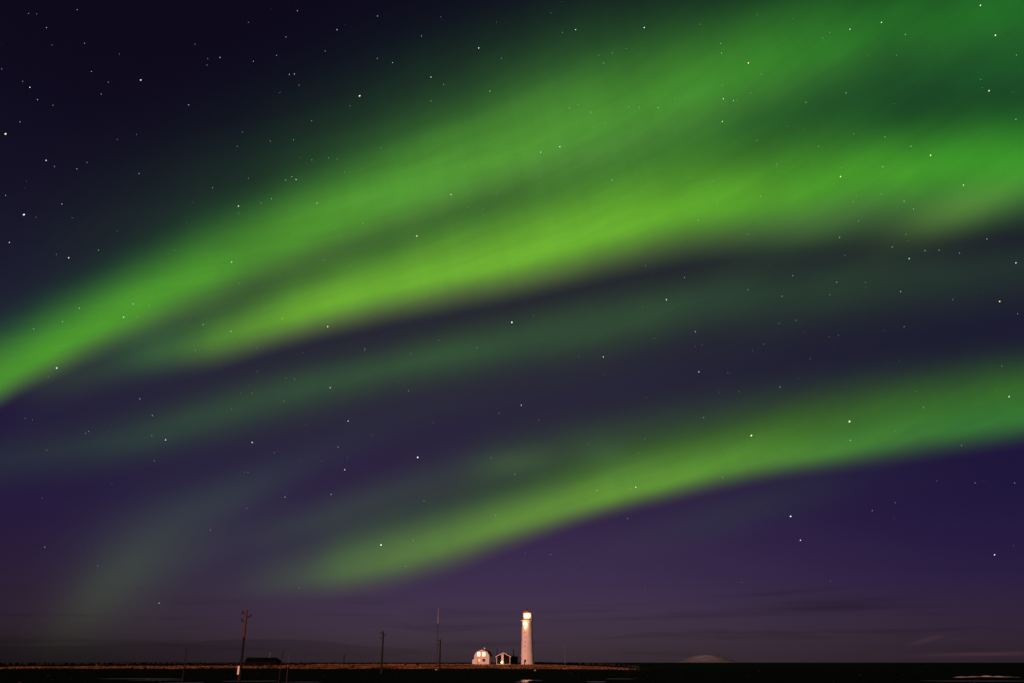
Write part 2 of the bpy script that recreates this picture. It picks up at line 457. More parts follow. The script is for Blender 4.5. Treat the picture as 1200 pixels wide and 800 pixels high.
def build_land():
    bm = bmesh.new()
    lay = bm.verts.layers.float.new('grassy')
    xs = []
    x = -330
    while x <= 330:
        xs.append(x); x += 1.6 if abs(x) < 120 else 3.2
    ys = []
    y = -40
    while y <= 520:
        ys.append(y); y += 3.5 if y < 100 else 1.6
    grid = []
    for y in ys:
        row = []
        for x in xs:
            v = bm.verts.new((x, y, land(x, y)))
            k = 372 + 16 * noise.noise(Vector((x * .02, 3, 0)))
            v[lay] = (.25 + .75 * sst(-120, -70, x + 25 * noise.noise(Vector((x * .04, y * .04, 3))))) * (.55 + .45 * sst(-.3, .15, noise.noise(Vector((x * .045, y * .03, 8))))) * sst(k - 34, k - 20, y + 12 * noise.noise(Vector((x * .08, y * .08, 2)))) * sst(60, 40, x) * sst(468, 462, y)  # grass cover, darkened at the left to paint in the weaker light
            row.append(v)
        grid.append(row)
    for r0, r1 in zip(grid, grid[1:]):
        for i in range(len(xs) - 1): bm.faces.new((r0[i], r0[i + 1], r1[i + 1], r1[i]))
    m = bpy.data.materials.new('shore_ground'); m.use_nodes = True
    t = m.node_tree; p = t.nodes['Principled BSDF']; p.inputs['Roughness'].default_value = .95; p.inputs['Specular IOR Level'].default_value = .02
    at = t.nodes.new('ShaderNodeAttribute'); at.attribute_name = 'grassy'
    g = t.nodes.new('ShaderNodeTexCoord')
    n = t.nodes.new('ShaderNodeTexNoise'); n.inputs['Scale'].default_value = .8; n.inputs['Detail'].default_value = 8
    t.links.new(g.outputs['Object'], n.inputs['Vector'])
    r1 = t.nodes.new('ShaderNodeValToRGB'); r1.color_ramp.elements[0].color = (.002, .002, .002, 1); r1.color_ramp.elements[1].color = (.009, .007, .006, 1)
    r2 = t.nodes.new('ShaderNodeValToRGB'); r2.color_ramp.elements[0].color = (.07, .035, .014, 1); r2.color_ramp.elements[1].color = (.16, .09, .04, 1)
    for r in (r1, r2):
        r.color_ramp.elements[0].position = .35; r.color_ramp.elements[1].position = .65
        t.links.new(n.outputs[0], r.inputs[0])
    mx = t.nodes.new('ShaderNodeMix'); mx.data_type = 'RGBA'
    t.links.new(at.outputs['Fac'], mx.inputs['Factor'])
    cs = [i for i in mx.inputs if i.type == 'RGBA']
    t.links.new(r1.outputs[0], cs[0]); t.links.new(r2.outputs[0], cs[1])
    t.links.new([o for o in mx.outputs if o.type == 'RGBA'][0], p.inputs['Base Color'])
    b = t.nodes.new('ShaderNodeBump'); b.inputs['Strength'].default_value = .8; b.inputs['Distance'].default_value = .15
    t.links.new(n.outputs[0], b.inputs['Height']); t.links.new(b.outputs[0], p.inputs['Normal'])
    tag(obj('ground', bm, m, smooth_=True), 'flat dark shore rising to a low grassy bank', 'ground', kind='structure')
build_land()

pool_m = mat('pool_water', (.004, .005, .006), .10, spec=.5)
for i, (px, py, rx, ry, lv) in enumerate(POOLS):
    bm = bmesh.new()
    n = 36
    vs = []
    for k in range(n):
        a = 2 * math.pi * k / n
        q = 1.0 + .32 * noise.noise(Vector((math.cos(a) * 1.3, math.sin(a) * 1.3, i * 5.0)))
        vs.append(bm.verts.new((px + rx * q * math.cos(a), py + ry * q * math.sin(a), lv)))
    bm.faces.new(vs)
    tag(obj('water', bm, pool_m), 'still pool of water lying on the dark shore', 'pool', 'still pools on the dark shore', 'structure')

# surf breaking on the reef at the right
def surf(x0, x1, y, z, h):
    bm = bmesh.new()
    n = 60
    prev = None
    for i in range(n + 1):
        t = i / n
        x = x0 + (x1 - x0) * t
        a = math.sin(math.pi * t) ** .5 * h * (.6 + .8 * abs(noise.noise(Vector((x * .3, y, 0)))))
        yy = y + 1.5 * noise.noise(Vector((x * .1, y, 5)))
        ring = [bm.verts.new(p) for p in ((x, yy - 1.2, z), (x, yy - .5, z + a * .7), (x, yy, z + a), (x, yy + 1.5, z + a * .3), (x, yy + 2.5, z))]
        if prev:
            for k in range(4): bm.faces.new((prev[k], ring[k], ring[k + 1], prev[k + 1]))
        prev = ring
    return bm
tag(obj('surf', surf(106, 124, 222, 1.05, .55), M['foam'], smooth_=True), 'pale streak of foam breaking on the dark reef', 'foam', kind='stuff')

# ------------------------------------------------------------------ far snowy mountain across the bay
def mountain():
    bm = bmesh.new()
    Y, X = 60000, (829 - 600) / 1068 * 60000
    W, H, D = 2200, 500, 2000
    n = 44
    grid = []
    for j in range(n + 1):
        row = []
        for i in range(n + 1):
            u, v = i / n * 2 - 1, j / n * 2 - 1
            r = math.hypot(u * 1.0, v)
            base = max(0, 1 - r) ** 1.25
            top = min(base, .55 + .12 * base)
            z = H * 1.5 * top * (1 + .08 * noise.noise(Vector((u * 5, v * 5, 2)))) + H * .07 * noise.noise(Vector((u * 9, v * 9, 7))) * min(1, base * 3)
            row.append(bm.verts.new((X + u * W, Y + v * D, max(z, -20) - 8)))
        grid.append(row)
    for a, b in zip(grid, grid[1:]):
        for i in range(n): bm.faces.new((a[i], a[i + 1], b[i + 1], b[i]))
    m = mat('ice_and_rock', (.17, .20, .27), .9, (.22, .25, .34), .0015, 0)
    tag(obj('mountain', bm, m, smooth_=True), 'low snow covered mountain on the sea horizon', 'mountain', kind='structure')
mountain()

# ------------------------------------------------------------------ seawall boulders behind the houses and loose rocks
def blob(bm, c, r, seed, flat=.7):
    s = bmesh.ops.create_icosphere(bm, subdivisions=2, radius=1)
    for v in s['verts']:
        p = v.co.copy()
        k = 1 + .35 * noise.noise(p * 1.3 + Vector((seed, 0, 0)))
        v.co = Vector(c) + Vector((p.x * r * k * 1.2, p.y * r * k, p.z * r * k * flat))

bm = bmesh.new()
x = -300
while x < 62:
    for q in range(2):
        yy = 478 + random.uniform(-4, 4) + (0 if x < 30 else (x - 30) * -1.1)
        h = 4.15 + .35 * noise.noise(Vector((x * .03, 0, 3))) - 1.2 * sst(44, 62, x)
        r = random.uniform(.6, 1.15) * (1 if random.random() > .06 else 1.35)
        blob(bm, (x + random.uniform(-1, 1), yy, h - r * .3), r, x * 3.1 + q)
    x += 1.5
tag(obj('boulders', bm, M['rock'], smooth_=True), 'dark line of boulders along the far edge of the grass', 'seawall', kind='stuff')
bm = bmesh.new()
for i in range(180):
    x, y = random.uniform(-150, 170), random.uniform(90, 400)
    if land(x, y) > .6 and not any(math.hypot((x - p[0]) / p[2], (y - p[1]) / p[3]) < 1.5 for p in POOLS):
        r = random.uniform(.1, .28)
        blob(bm, (x, y, land(x, y) + r * .1), r, i * 1.7, .55)
tag(obj('shore_rocks', bm, M['rock'], smooth_=True), 'small dark rocks scattered over the black shore', 'rocks', kind='stuff')
for i, (x, y, r, lab) in enumerate(((-44.0, 378, .62, 'dark boulder on the orange grass bank, left of a pair near the tall mast'),
                                    (-39.3, 378, .66, 'dark boulder on the orange grass bank, right of a pair near the tall mast'),
                                    (6.85, 271, .28, 'small pale wet stone on the black shore in front of the lighthouse'))):
    bm = bmesh.new(); blob(bm, (0, 0, .25), r, i * 9.0, .8)
    m_ = M['rock'] if i < 2 else mat('pale_stone', (.4, .38, .38), .5, (.3, .28, .28), 5, .3)
    tag(obj('boulder', bm, m_, smooth_=True, loc=(x, y, land(x, y))), lab, 'boulder', 'pair of dark boulders on the bank' if i < 2 else None)

# ------------------------------------------------------------------ dry grass
def grass():
    bm = bmesh.new()
    cnt = 0
    while cnt < 15000:
        x = random.uniform(-215, 60)
        y = random.uniform(330, 470) if random.random() < .35 else random.uniform(335, 410)
        k = 372 + 16 * noise.noise(Vector((x * .02, 3, 0)))
        if y < k - 26 + 10 * noise.noise(Vector((x * .08, y * .08, 2))) or x > 48 + 6 * noise.noise(Vector((y * .1, 0, 0))): continue
        if math.hypot(x - 7.3, y - 433) < 6 or (-20 < x < 4 and 418 < y < 442): continue
        dens = noise.noise(Vector((x * .07, y * .12, 6)))
        if dens < -.25: continue
        cnt += 1
        if x < -85 and random.random() < .55: continue  # tufts thinned at the left to imitate the dimmer light there
        if x > 20 and random.random() < (x - 20) / 45: continue
        z = land(x, y)
        h = random.uniform(.16, .42) * (1 + .6 * dens)
        for b in range(4):
            a = random.uniform(0, math.pi)
            w = random.uniform(.08, .2)
            ox, oy = random.uniform(-.25, .25), random.uniform(-.25, .25)
            lx, ly = random.uniform(-.12, .12), random.uniform(-.12, .12)
            p = [bm.verts.new((x + ox - w * math.cos(a), y + oy - w * math.sin(a), z - .05)), bm.verts.new((x + ox + w * math.cos(a), y + oy + w * math.sin(a), z - .05)),
                 bm.verts.new((x + ox + lx, y + oy + ly, z + h))]
            bm.faces.new(p)
    me = bpy.data.meshes.new('grass')
    bm.to_mesh(me); bm.free()
    o = bpy.data.objects.new('grass', me); col.objects.link(o)
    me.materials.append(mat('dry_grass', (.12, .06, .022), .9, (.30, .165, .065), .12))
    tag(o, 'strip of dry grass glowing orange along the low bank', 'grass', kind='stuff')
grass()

# ------------------------------------------------------------------ lighthouse
LX, LY, LZ = 7.3, 433, 3.15
def lighthouse():
    t = thing('lighthouse', 'tall round white lighthouse with its lantern lit, glowing orange', 'lighthouse', (LX, LY, LZ))
    prof = [(3.5, -.4), (3.25, .5), (3.12, 1.2), (3.0, 3), (2.86, 6), (2.72, 10), (2.58, 15), (2.46, 19.4), (2.5, 19.9)]
    obj('tower', lathe(bmesh.new(), prof, 64), M['paint'], t, True)
    obj('plinth', lathe(bmesh.new(), [(4.1, -.6), (4.05, .3), (3.95, .42), (3.2, .42)], 48), M['trim'], t)
    bm = lathe(bmesh.new(), [(2.5, 19.9), (3.0, 20.15), (3.15, 20.2), (3.15, 20.5), (1.2, 20.52)], 48)
    g = obj('gallery', bm, M['paint'], t)
    rail = bmesh.new()
    for k in range(20):
        a = 2 * math.pi * k / 20
        c, s = math.cos(a) * 3.02, math.sin(a) * 3.02
        tube(rail, [(c, s, 20.45), (c, s, 21.5)], .03, 5)
    for z in (20.95, 21.5):
        for k in range(20):
            a, b = 2 * math.pi * k / 20, 2 * math.pi * (k + 1) / 20
            tube(rail, [(math.cos(a) * 3.02, math.sin(a) * 3.02, z), (math.cos(b) * 3.02, math.sin(b) * 3.02, z)], .025, 5)
    obj('railing', rail, M['iron'], g)
    obj('lantern_base', lathe(bmesh.new(), [(2.05, 20.5), (2.05, 21.2), (1.9, 21.25), (.5, 21.25)], 32), M['paint'], t)
    lamp = obj('lamp', lathe(bmesh.new(), [(.95, 21.65), (1.28, 22.0), (1.38, 22.5), (1.28, 23.0), (.95, 23.4)], 32), M['lamp'], t, True)
    obj('glow_ring', lathe(bmesh.new(), [(.3, 21.27), (.75, 21.3), (.94, 21.64)], 32), M['ring'], lamp, True)  # orange rings above and below, added as painted glow round the lamp
    obj('glow_ring', lathe(bmesh.new(), [(.94, 23.41), (.7, 23.68), (.3, 23.74)], 32), M['ring'], lamp, True)
    gl = bmesh.new()
    n = 40
    ra = [gl.verts.new((1.96 * math.cos(2 * math.pi * k / n), 1.96 * math.sin(2 * math.pi * k / n), 21.24)) for k in range(n)]
    rb = [gl.verts.new((1.96 * math.cos(2 * math.pi * k / n), 1.96 * math.sin(2 * math.pi * k / n), 23.8)) for k in range(n)]
    for k in range(n): gl.faces.new((ra[k], ra[(k + 1) % n], rb[(k + 1) % n], rb[k]))
    obj('lantern_glass', gl, M['glow_pane'], t, True)
    bars = bmesh.new()
    for k in range(10):
        a = 2 * math.pi * (k + .5) / 10
        tube(bars, [(math.cos(a) * 1.98, math.sin(a) * 1.98, 21.2), (math.cos(a) * 1.98, math.sin(a) * 1.98, 23.82)], .03, 5)
    obj('glazing_bars', bars, M['iron'], t)
    rf = obj('lantern_roof', lathe(bmesh.new(), [(2.15, 23.82), (2.15, 23.94), (1.8, 24.4), (1.0, 24.85), (.3, 25.0)], 32), M['glow_tinted_roof'], t, True)
    obj('ventilator', lathe(bmesh.new(), [(.16, 24.9), (.28, 25.1), (.3, 25.3), (.12, 25.5), (.04, 25.9)], 16), M['dark_roof'], rf, True)
    # stair windows up the shaft on the camera side, the door below them
    ax = -1.05
    for z in (6.6, 8.6, 10.7, 12.7, 14.7):
        r = 3.0 - z * .0285
        y = -math.sqrt(r * r - ax * ax)
        w = obj('window', box(bmesh.new(), ax - .17, ax + .17, y - .05, y + .5, z - .28, z + .28), M['glass'], t)
        f = bmesh.new(); box(f, ax - .28, ax + .28, y - .1, y + .4, z - .42, z - .34); obj('sill', f, M['concrete'], w)
    y = -math.sqrt(3.05 ** 2 - 1.1 ** 2)
    d = obj('door', box(bmesh.new(), -1.55, -.65, y - .12, y + .8, .45, 2.6), M['dark_wall'], t)
    f = bmesh.new(); box(f, -1.68, -1.55, y - .16, y + .8, .43, 2.62); box(f, -.65, -.52, y - .2, y + .8, .43, 2.62); box(f, -1.68, -.52, y - .2, y + .8, 2.6, 2.75)
    obj('door_frame', f, M['trim'], d)
    obj('handle', tube(bmesh.new(), [(-.8, y - .2, 1.45), (-.8, y - .2, 1.65)], .03, 6), M['iron'], d)
    # floodlight under the gallery, its bracket and the small light below
    y = -2.28
    br = obj('floodlight', lathe(bmesh.new(), [(.35, 18.15), (.75, 18.4), (.85, 18.8), (.75, 19.2), (.35, 19.4)], 20, ax, y - .55), M['flood'], t, True)
    obj('bracket', tube(bmesh.new(), [(ax, y + .2, 19.7), (ax, y - .55, 19.7), (ax, y - .55, 19.3)], .05, 6), M['iron'], br)
    obj('light', lathe(bmesh.new(), [(.08, 16.6), (.2, 16.8), (.2, 17.2), (.08, 17.4)], 12, ax, y - .3), M['flood'], t, True)
    l = bpy.data.lights.new('flood_light', 'POINT'); l.energy = 220; l.color = (1, .45, .12); l.shadow_soft_size = .2
    lo = bpy.data.objects.new('flood_light', l); col.objects.link(lo); lo.location = (LX + ax, LY + y - 1.6, LZ + 18.6)
lighthouse()


# ------------------------------------------------------------------ houses
def window(parent, x, z, w, h, y, m, panes=1):
    o = obj('window', box(bmesh.new(), x - w / 2, x + w / 2, y - .03, y + .05, z - h / 2, z + h / 2), m, parent)
    f = bmesh.new()
    q = .09
    box(f, x - w / 2 - q, x - w / 2, y - .08, y + .05, z - h / 2 - q, z + h / 2 + q)
    box(f, x + w / 2, x + w / 2 + q, y - .08, y + .05, z - h / 2 - q, z + h / 2 + q)
    box(f, x - w / 2, x + w / 2, y - .08, y + .05, z + h / 2, z + h / 2 + q)
    box(f, x - w / 2, x + w / 2, y - .08, y + .05, z - h / 2 - q, z - h / 2)
    obj('frame', f, M['trim'], o)
    b = bmesh.new(); box(b, x - .025, x + .025, y - .06, y - .032, z - h / 2, z + h / 2); obj('mullion', b, M['trim'], o)
    return o


def glow_strips(w, x, z, wd, h, y):  # emissive strips added to paint an orange glow at the window edges
    for sgn in (-1, 1):
        b = bmesh.new()
        n = 7
        prev = None
        for i in range(n + 1):
            xx = x + sgn * (wd / 2 - .26 * i / n)
            yy = y - .045 - (.012 if i % 2 else 0)
            cur = [b.verts.new((xx, yy, z - h / 2)), b.verts.new((xx, yy, z + h / 2))]
            if prev: b.faces.new((prev[0], cur[0], cur[1], prev[1]))
            prev = cur
        obj('glow_strip', b, M['glow_strip'], w)


def house_lit():
    X, Y = -13.5, 425
    t = thing('house', 'white two storey house with dark red roof and two glowing upstairs windows', 'house', (X, Y, 3.12), R(-7))
    W, D = 3.5, 4.4
    wall = [(-W, -.4), (W, -.4), (W, 4.55), (2.45, 6.1), (0, 7.0), (-2.45, 6.1), (-W, 4.55)]
    obj('wall', prism(bmesh.new(), wall, -D, D), M['paint'], t)
    top = [(-W - .35, 4.25), (-2.6, 6.2), (0, 7.12), (2.6, 6.2), (W + .35, 4.25)]
    off = [(x * 1.0, z + .22) for x, z in top]
    rb = bmesh.new()
    prism(rb, [(x, z + .02) for x, z in top] + off[::-1], -D - .3, D + .3)
    rf = obj('roof', rb, M['roof'], t)
    obj('chimney', box(bmesh.new(), .1, .75, 1.0, 1.7, 6.7, 8.0), M['trim'], rf)
    for sx in (-1.35, 1.0): glow_strips(window(t, sx, 5.0, 1.6, 1.6, -D, M['lit']), sx, 5.0, 1.6, 1.6, -D)
    window(t, -1.25, 2.45, 1.15, 1.1, -D, M['lit_dim'])
    window(t, 1.0, 2.4, 1.15, 1.2, -D, M['glass'])
    for yy in (-2.2, 1.5):
        w = box(bmesh.new(), W - .03, W + .04, yy - .5, yy + .5, 1.9, 3.0)
        obj('window', w, M['glass'], t)
    pb = bmesh.new(); prism(pb, [(-W - .9, -.4), (-W, -.4), (-W, 3.0), (-W - .9, 2.5)], -D + .3, -D + 2.4)
    obj('porch', pb, M['paint'], t)
    obj('base', box(bmesh.new(), -W - .04, W + .04, -D - .04, D + .04, -.4, .35), M['concrete'], t)


def house_dark():
    X, Y = -3.55, 428
    t = thing('house', 'dark gabled house with white trim, white centre panel and a small lamp by the door', 'house', (X, Y, 3.12), R(-7))
    W, D = 3.2, 4.2
    obj('wall', prism(bmesh.new(), [(-W, .55), (W, .55), (W, 4.0), (0, 5.6), (-W, 4.0)], -D, D), M['dark_wall'], t)
    obj('base', box(bmesh.new(), -W - .06, W + .06, -D - .06, D + .06, -.4, .75), M['paint'], t)
    rb = bmesh.new(); prism(rb, [(-W - .4, 3.85), (0, 5.64), (W + .4, 3.85), (W + .4, 4.05), (0, 5.86), (-W - .4, 4.05)], -D - .3, D + .3)
    rf = obj('roof', rb, M['dark_roof'], t)
    sk = bmesh.new(); box(sk, .55, 1.15, -2.4, -1.6, -.03, .1)
    s = obj('skylight', sk, M['sign'], rf); s.rotation_euler = (0, R(29), 0); s.location = (.55, -1.6, 5.85)
    b = bmesh.new()
    for sgn in (-1, 1):
        prism(b, [(0, 5.5), (sgn * (W + .42), 3.68), (sgn * (W + .42), 4.02), (0, 5.87)], -D - .38, -D - .31)
    obj('bargeboard', b, M['paint'], rf)
    for x0 in (-W - .02, W - .24): obj('corner_board', box(bmesh.new(), x0, x0 + .26, -D - .05, -D + .2, .76, 4.0), M['trim'], t)
    obj('panel', prism(bmesh.new(), [(-.95, .76), (.15, .76), (.15, 5.2), (-.95, 4.9)], -D - .08, -D), M['paint'], t)
    for wx in (1.6, -2.05): obj('window', box(bmesh.new(), wx - .65, wx + .65, -D - .04, -D + .03, 1.3, 3.3), M['glass'], t)
    obj('lamp', lathe(bmesh.new(), [(.12, 1.1), (.25, 1.25), (.27, 1.6), (.12, 1.8)], 12, -.75, -D - .4), M['flood'], t)
    l = bpy.data.lights.new('door_light', 'POINT'); l.energy = 14; l.color = (1, .5, .15); l.shadow_soft_size = .15
    lo = bpy.data.objects.new('door_light', l); col.objects.link(lo); lo.location = (X - .75 - .5, Y - D - 1.1, 3.12 + 1.6)
    a = thing('outbuilding', 'small dark flat topped outbuilding between the dark house and the lighthouse', 'outbuilding', (1.6, 431, 3.1), R(-4))
    obj('wall', box(bmesh.new(), -1.4, 1.2, -2, 2, -.4, 4.0), M['dark_wall'], a)
    obj('roof', prism(bmesh.new(), [(-1.55, 4.0), (1.35, 4.0), (1.35, 4.1), (-1.55, 4.28)], -2.15, 2.15), M['dark_roof'], a)
    obj('door', box(bmesh.new(), -.5, .4, -2.05, -1.95, -.3, 2.0), M['roof'], a)
house_lit()
house_dark()


def shed():
    t = thing('shed', 'long low black shed with hipped end beside the nearest pole', 'shed', (-108.6, 398, 2.6), 0)
    W, D = 7.0, 3.4
    obj('wall', box(bmesh.new(), -W, W, -D, D, -.6, 2.4), M['tar'], t)
    bm = bmesh.new()
    lo = [bm.verts.new(p) for p in ((-W - .2, -D - .3, 2.38), (W + .3, -D - .3, 2.38), (W + .3, D + .3, 2.38), (-W - .2, D + .3, 2.38))]
    hi = [bm.verts.new((-W - .2, 0, 3.95)), bm.verts.new((W - 1.3, 0, 3.95))]
    bm.faces.new(lo[::-1]); bm.faces.new((lo[0], lo[1], hi[1], hi[0])); bm.faces.new((lo[1], lo[2], hi[1])); bm.faces.new((lo[2], lo[3], hi[0], hi[1])); bm.faces.new((lo[3], lo[0], hi[0]))
    obj('roof', bm, M['tar'], t)
    d = obj('door', box(bmesh.new(), 1.5, 4.2, -D - .06, -D, -.5, 2.0), mat('shed_door', (.006, .005, .005), .8, spec=.05), t)
    obj('window', box(bmesh.new(), -3.4, -2.4, -D - .05, -D + .02, .8, 1.6), M['glass'], t)
shed()


# ------------------------------------------------------------------ poles
def power_pole(x, y, top, label, all_dark, arms=(1, 1, 1), thick=.2):
    z = land(x, y)
    h = top - z
    t = thing('power_pole', label, 'power pole', (x, y, z), 0, 'power poles across the shore')
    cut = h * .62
    obj('pole', tube(bmesh.new(), [(0, 0, -.5), (0, 0, cut)], [thick, thick * .86], 12), M['dark_wood'], t)  # on the nearest pole this dark wood paints in the shade lower down
    obj('pole_top', tube(bmesh.new(), [(0, 0, cut), (0, 0, h)], [thick * .85, thick * .7], 12), M['wood'] if not all_dark else M['dark_wood'], t)
    for i, (s, dz) in enumerate(((-1, .55), (1, 1.05), (-1, 1.6))):
        if not arms[i]: continue
        zz = h - dz
        b = obj('insulator_bracket', tube(bmesh.new(), [(0, 0, zz), (s * .35, 0, zz), (s * .58, 0, zz), (s * .6, 0, zz + .12)], .07, 6), M['iron'], t)
        obj('insulator', lathe(bmesh.new(), [(.08, zz + .08), (.16, zz + .13), (.12, zz + .24), (.16, zz + .29), (.07, zz + .4)], 10, s * .6, 0), M['ceramic'], b)
    return t
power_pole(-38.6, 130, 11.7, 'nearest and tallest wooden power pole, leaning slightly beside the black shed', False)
power_pole(-30.7, 215, 11.5, 'plain dark power pole standing between the shed and the mast', True, thick=.24)
power_pole(-23.0, 290, 11.5, 'dark power pole standing close behind the tall thin mast', True, thick=.27)
power_pole(-77.5, 420, 7.9, 'tiny far power pole rising over the boulders behind the grass', True, (0, 1, 0), .26)
power_pole(-7.25, 440, 11.0, 'dark pole rising behind the gap between the two houses', True, (0, 1, 0), .2)
power_pole(.75, 438, 10.7, 'dark pole rising behind the right side of the dark house', True, (1, 0, 0), .26)

t = thing('mast', 'very tall thin mast with pale tip, left of a dark power pole', 'mast', (-24.6, 298, land(-24.6, 298)))
obj('lower_section', tube(bmesh.new(), [(0, 0, -.3), (0, 0, 14.4)], [.13, .09], 10), mat('red_paint', (.05, .018, .016), .6), t)
obj('upper_section', tube(bmesh.new(), [(0, 0, 14.4), (0, 0, 19.4)], [.07, .035], 8), M['pale'], t)
for a in (30, 150, 270):
    obj('guy_wire', tube(bmesh.new(), [(0, 0, 14.2), (6 * math.cos(R(a)), 6 * math.sin(R(a)), -.1)], .012, 5), M['iron'], t)
obj('base', lathe(bmesh.new(), [(.5, -.3), (.5, .2), (.35, .28)], 16), M['concrete'], t)


def post(x, y, top, label, m, r=.05, lean=0, name='post', base=None, cap=True):
    z = land(x, y) if base is None else base
    t = thing(name, label, name.replace('_', ' '), (x, y, z), 0)
    obj('pole', tube(bmesh.new(), [(0, 0, -.3), (lean, 0, top - z)], [r, r * .8], 8), m, t)
    if cap: obj('cap', lathe(bmesh.new(), [(r, top - z), (r * 1.4, top - z + .02), (r * .4, top - z + .1)], 8, lean, 0), M['iron'], t)
    return t
red = mat('weathered_red', (.022, .010, .010), .8, (.015, .008, .008), 4, .3)
post(-35.9, 100, 5.9, 'thin dark post standing alone on the left shore', red, .055)
post(-28.0, 110, 5.8, 'thin dark red post just right of the black shed', red, .055, .25)
post(-27.5, 112, 5.7, 'thin pale rod beside the dark red post right of the shed', M['grey'], .018)
post(-107.4, 403, 8.9, 'thin pale aerial rising behind the black shed roof', M['pale'], .045, name='aerial')
post(-15.1, 404, 6.5, 'short dark post in front of the left corner of the lit house', M['dark_wood'], .13)
post(25.2, 434, 13.2, 'thin pale flagpole on the grass right of the lighthouse', mat('flagpole_paint', (.22, .2, .2), .6), .04, name='flagpole')

zz = land(-38.7, 127)
t = thing('marker_sign', 'narrow white upright board at the foot of the nearest power pole', 'sign', (-38.15, 127.5, zz), R(-10))
obj('board', box(bmesh.new(), -.13, .13, -.04, 0, 2.95 - zz, 4.05 - zz), M['sign'], t)
obj('post', box(bmesh.new(), -.04, .04, .002, .08, -.3, 4.0 - zz), M['dark_wood'], t)

# fence posts along the foot of the grass bank
fm = None
for i in range(16):
    x = -140 + i * 5.2 + random.uniform(-.8, .8)
    y = 352 + 10 * noise.noise(Vector((x * .02, 3, 0)))
    z = land(x, y)
    bm = bmesh.new(); tube(bm, [(0, 0, -.3), (random.uniform(-.08, .08), 0, random.uniform(.9, 1.25))], .07, 6)
    tag(obj('fence_post', bm, M['dark_wood'], loc=(x, y, z)), 'short dark fence post at the foot of the orange grass bank', 'fence post', 'fence posts along the foot of the grass bank')

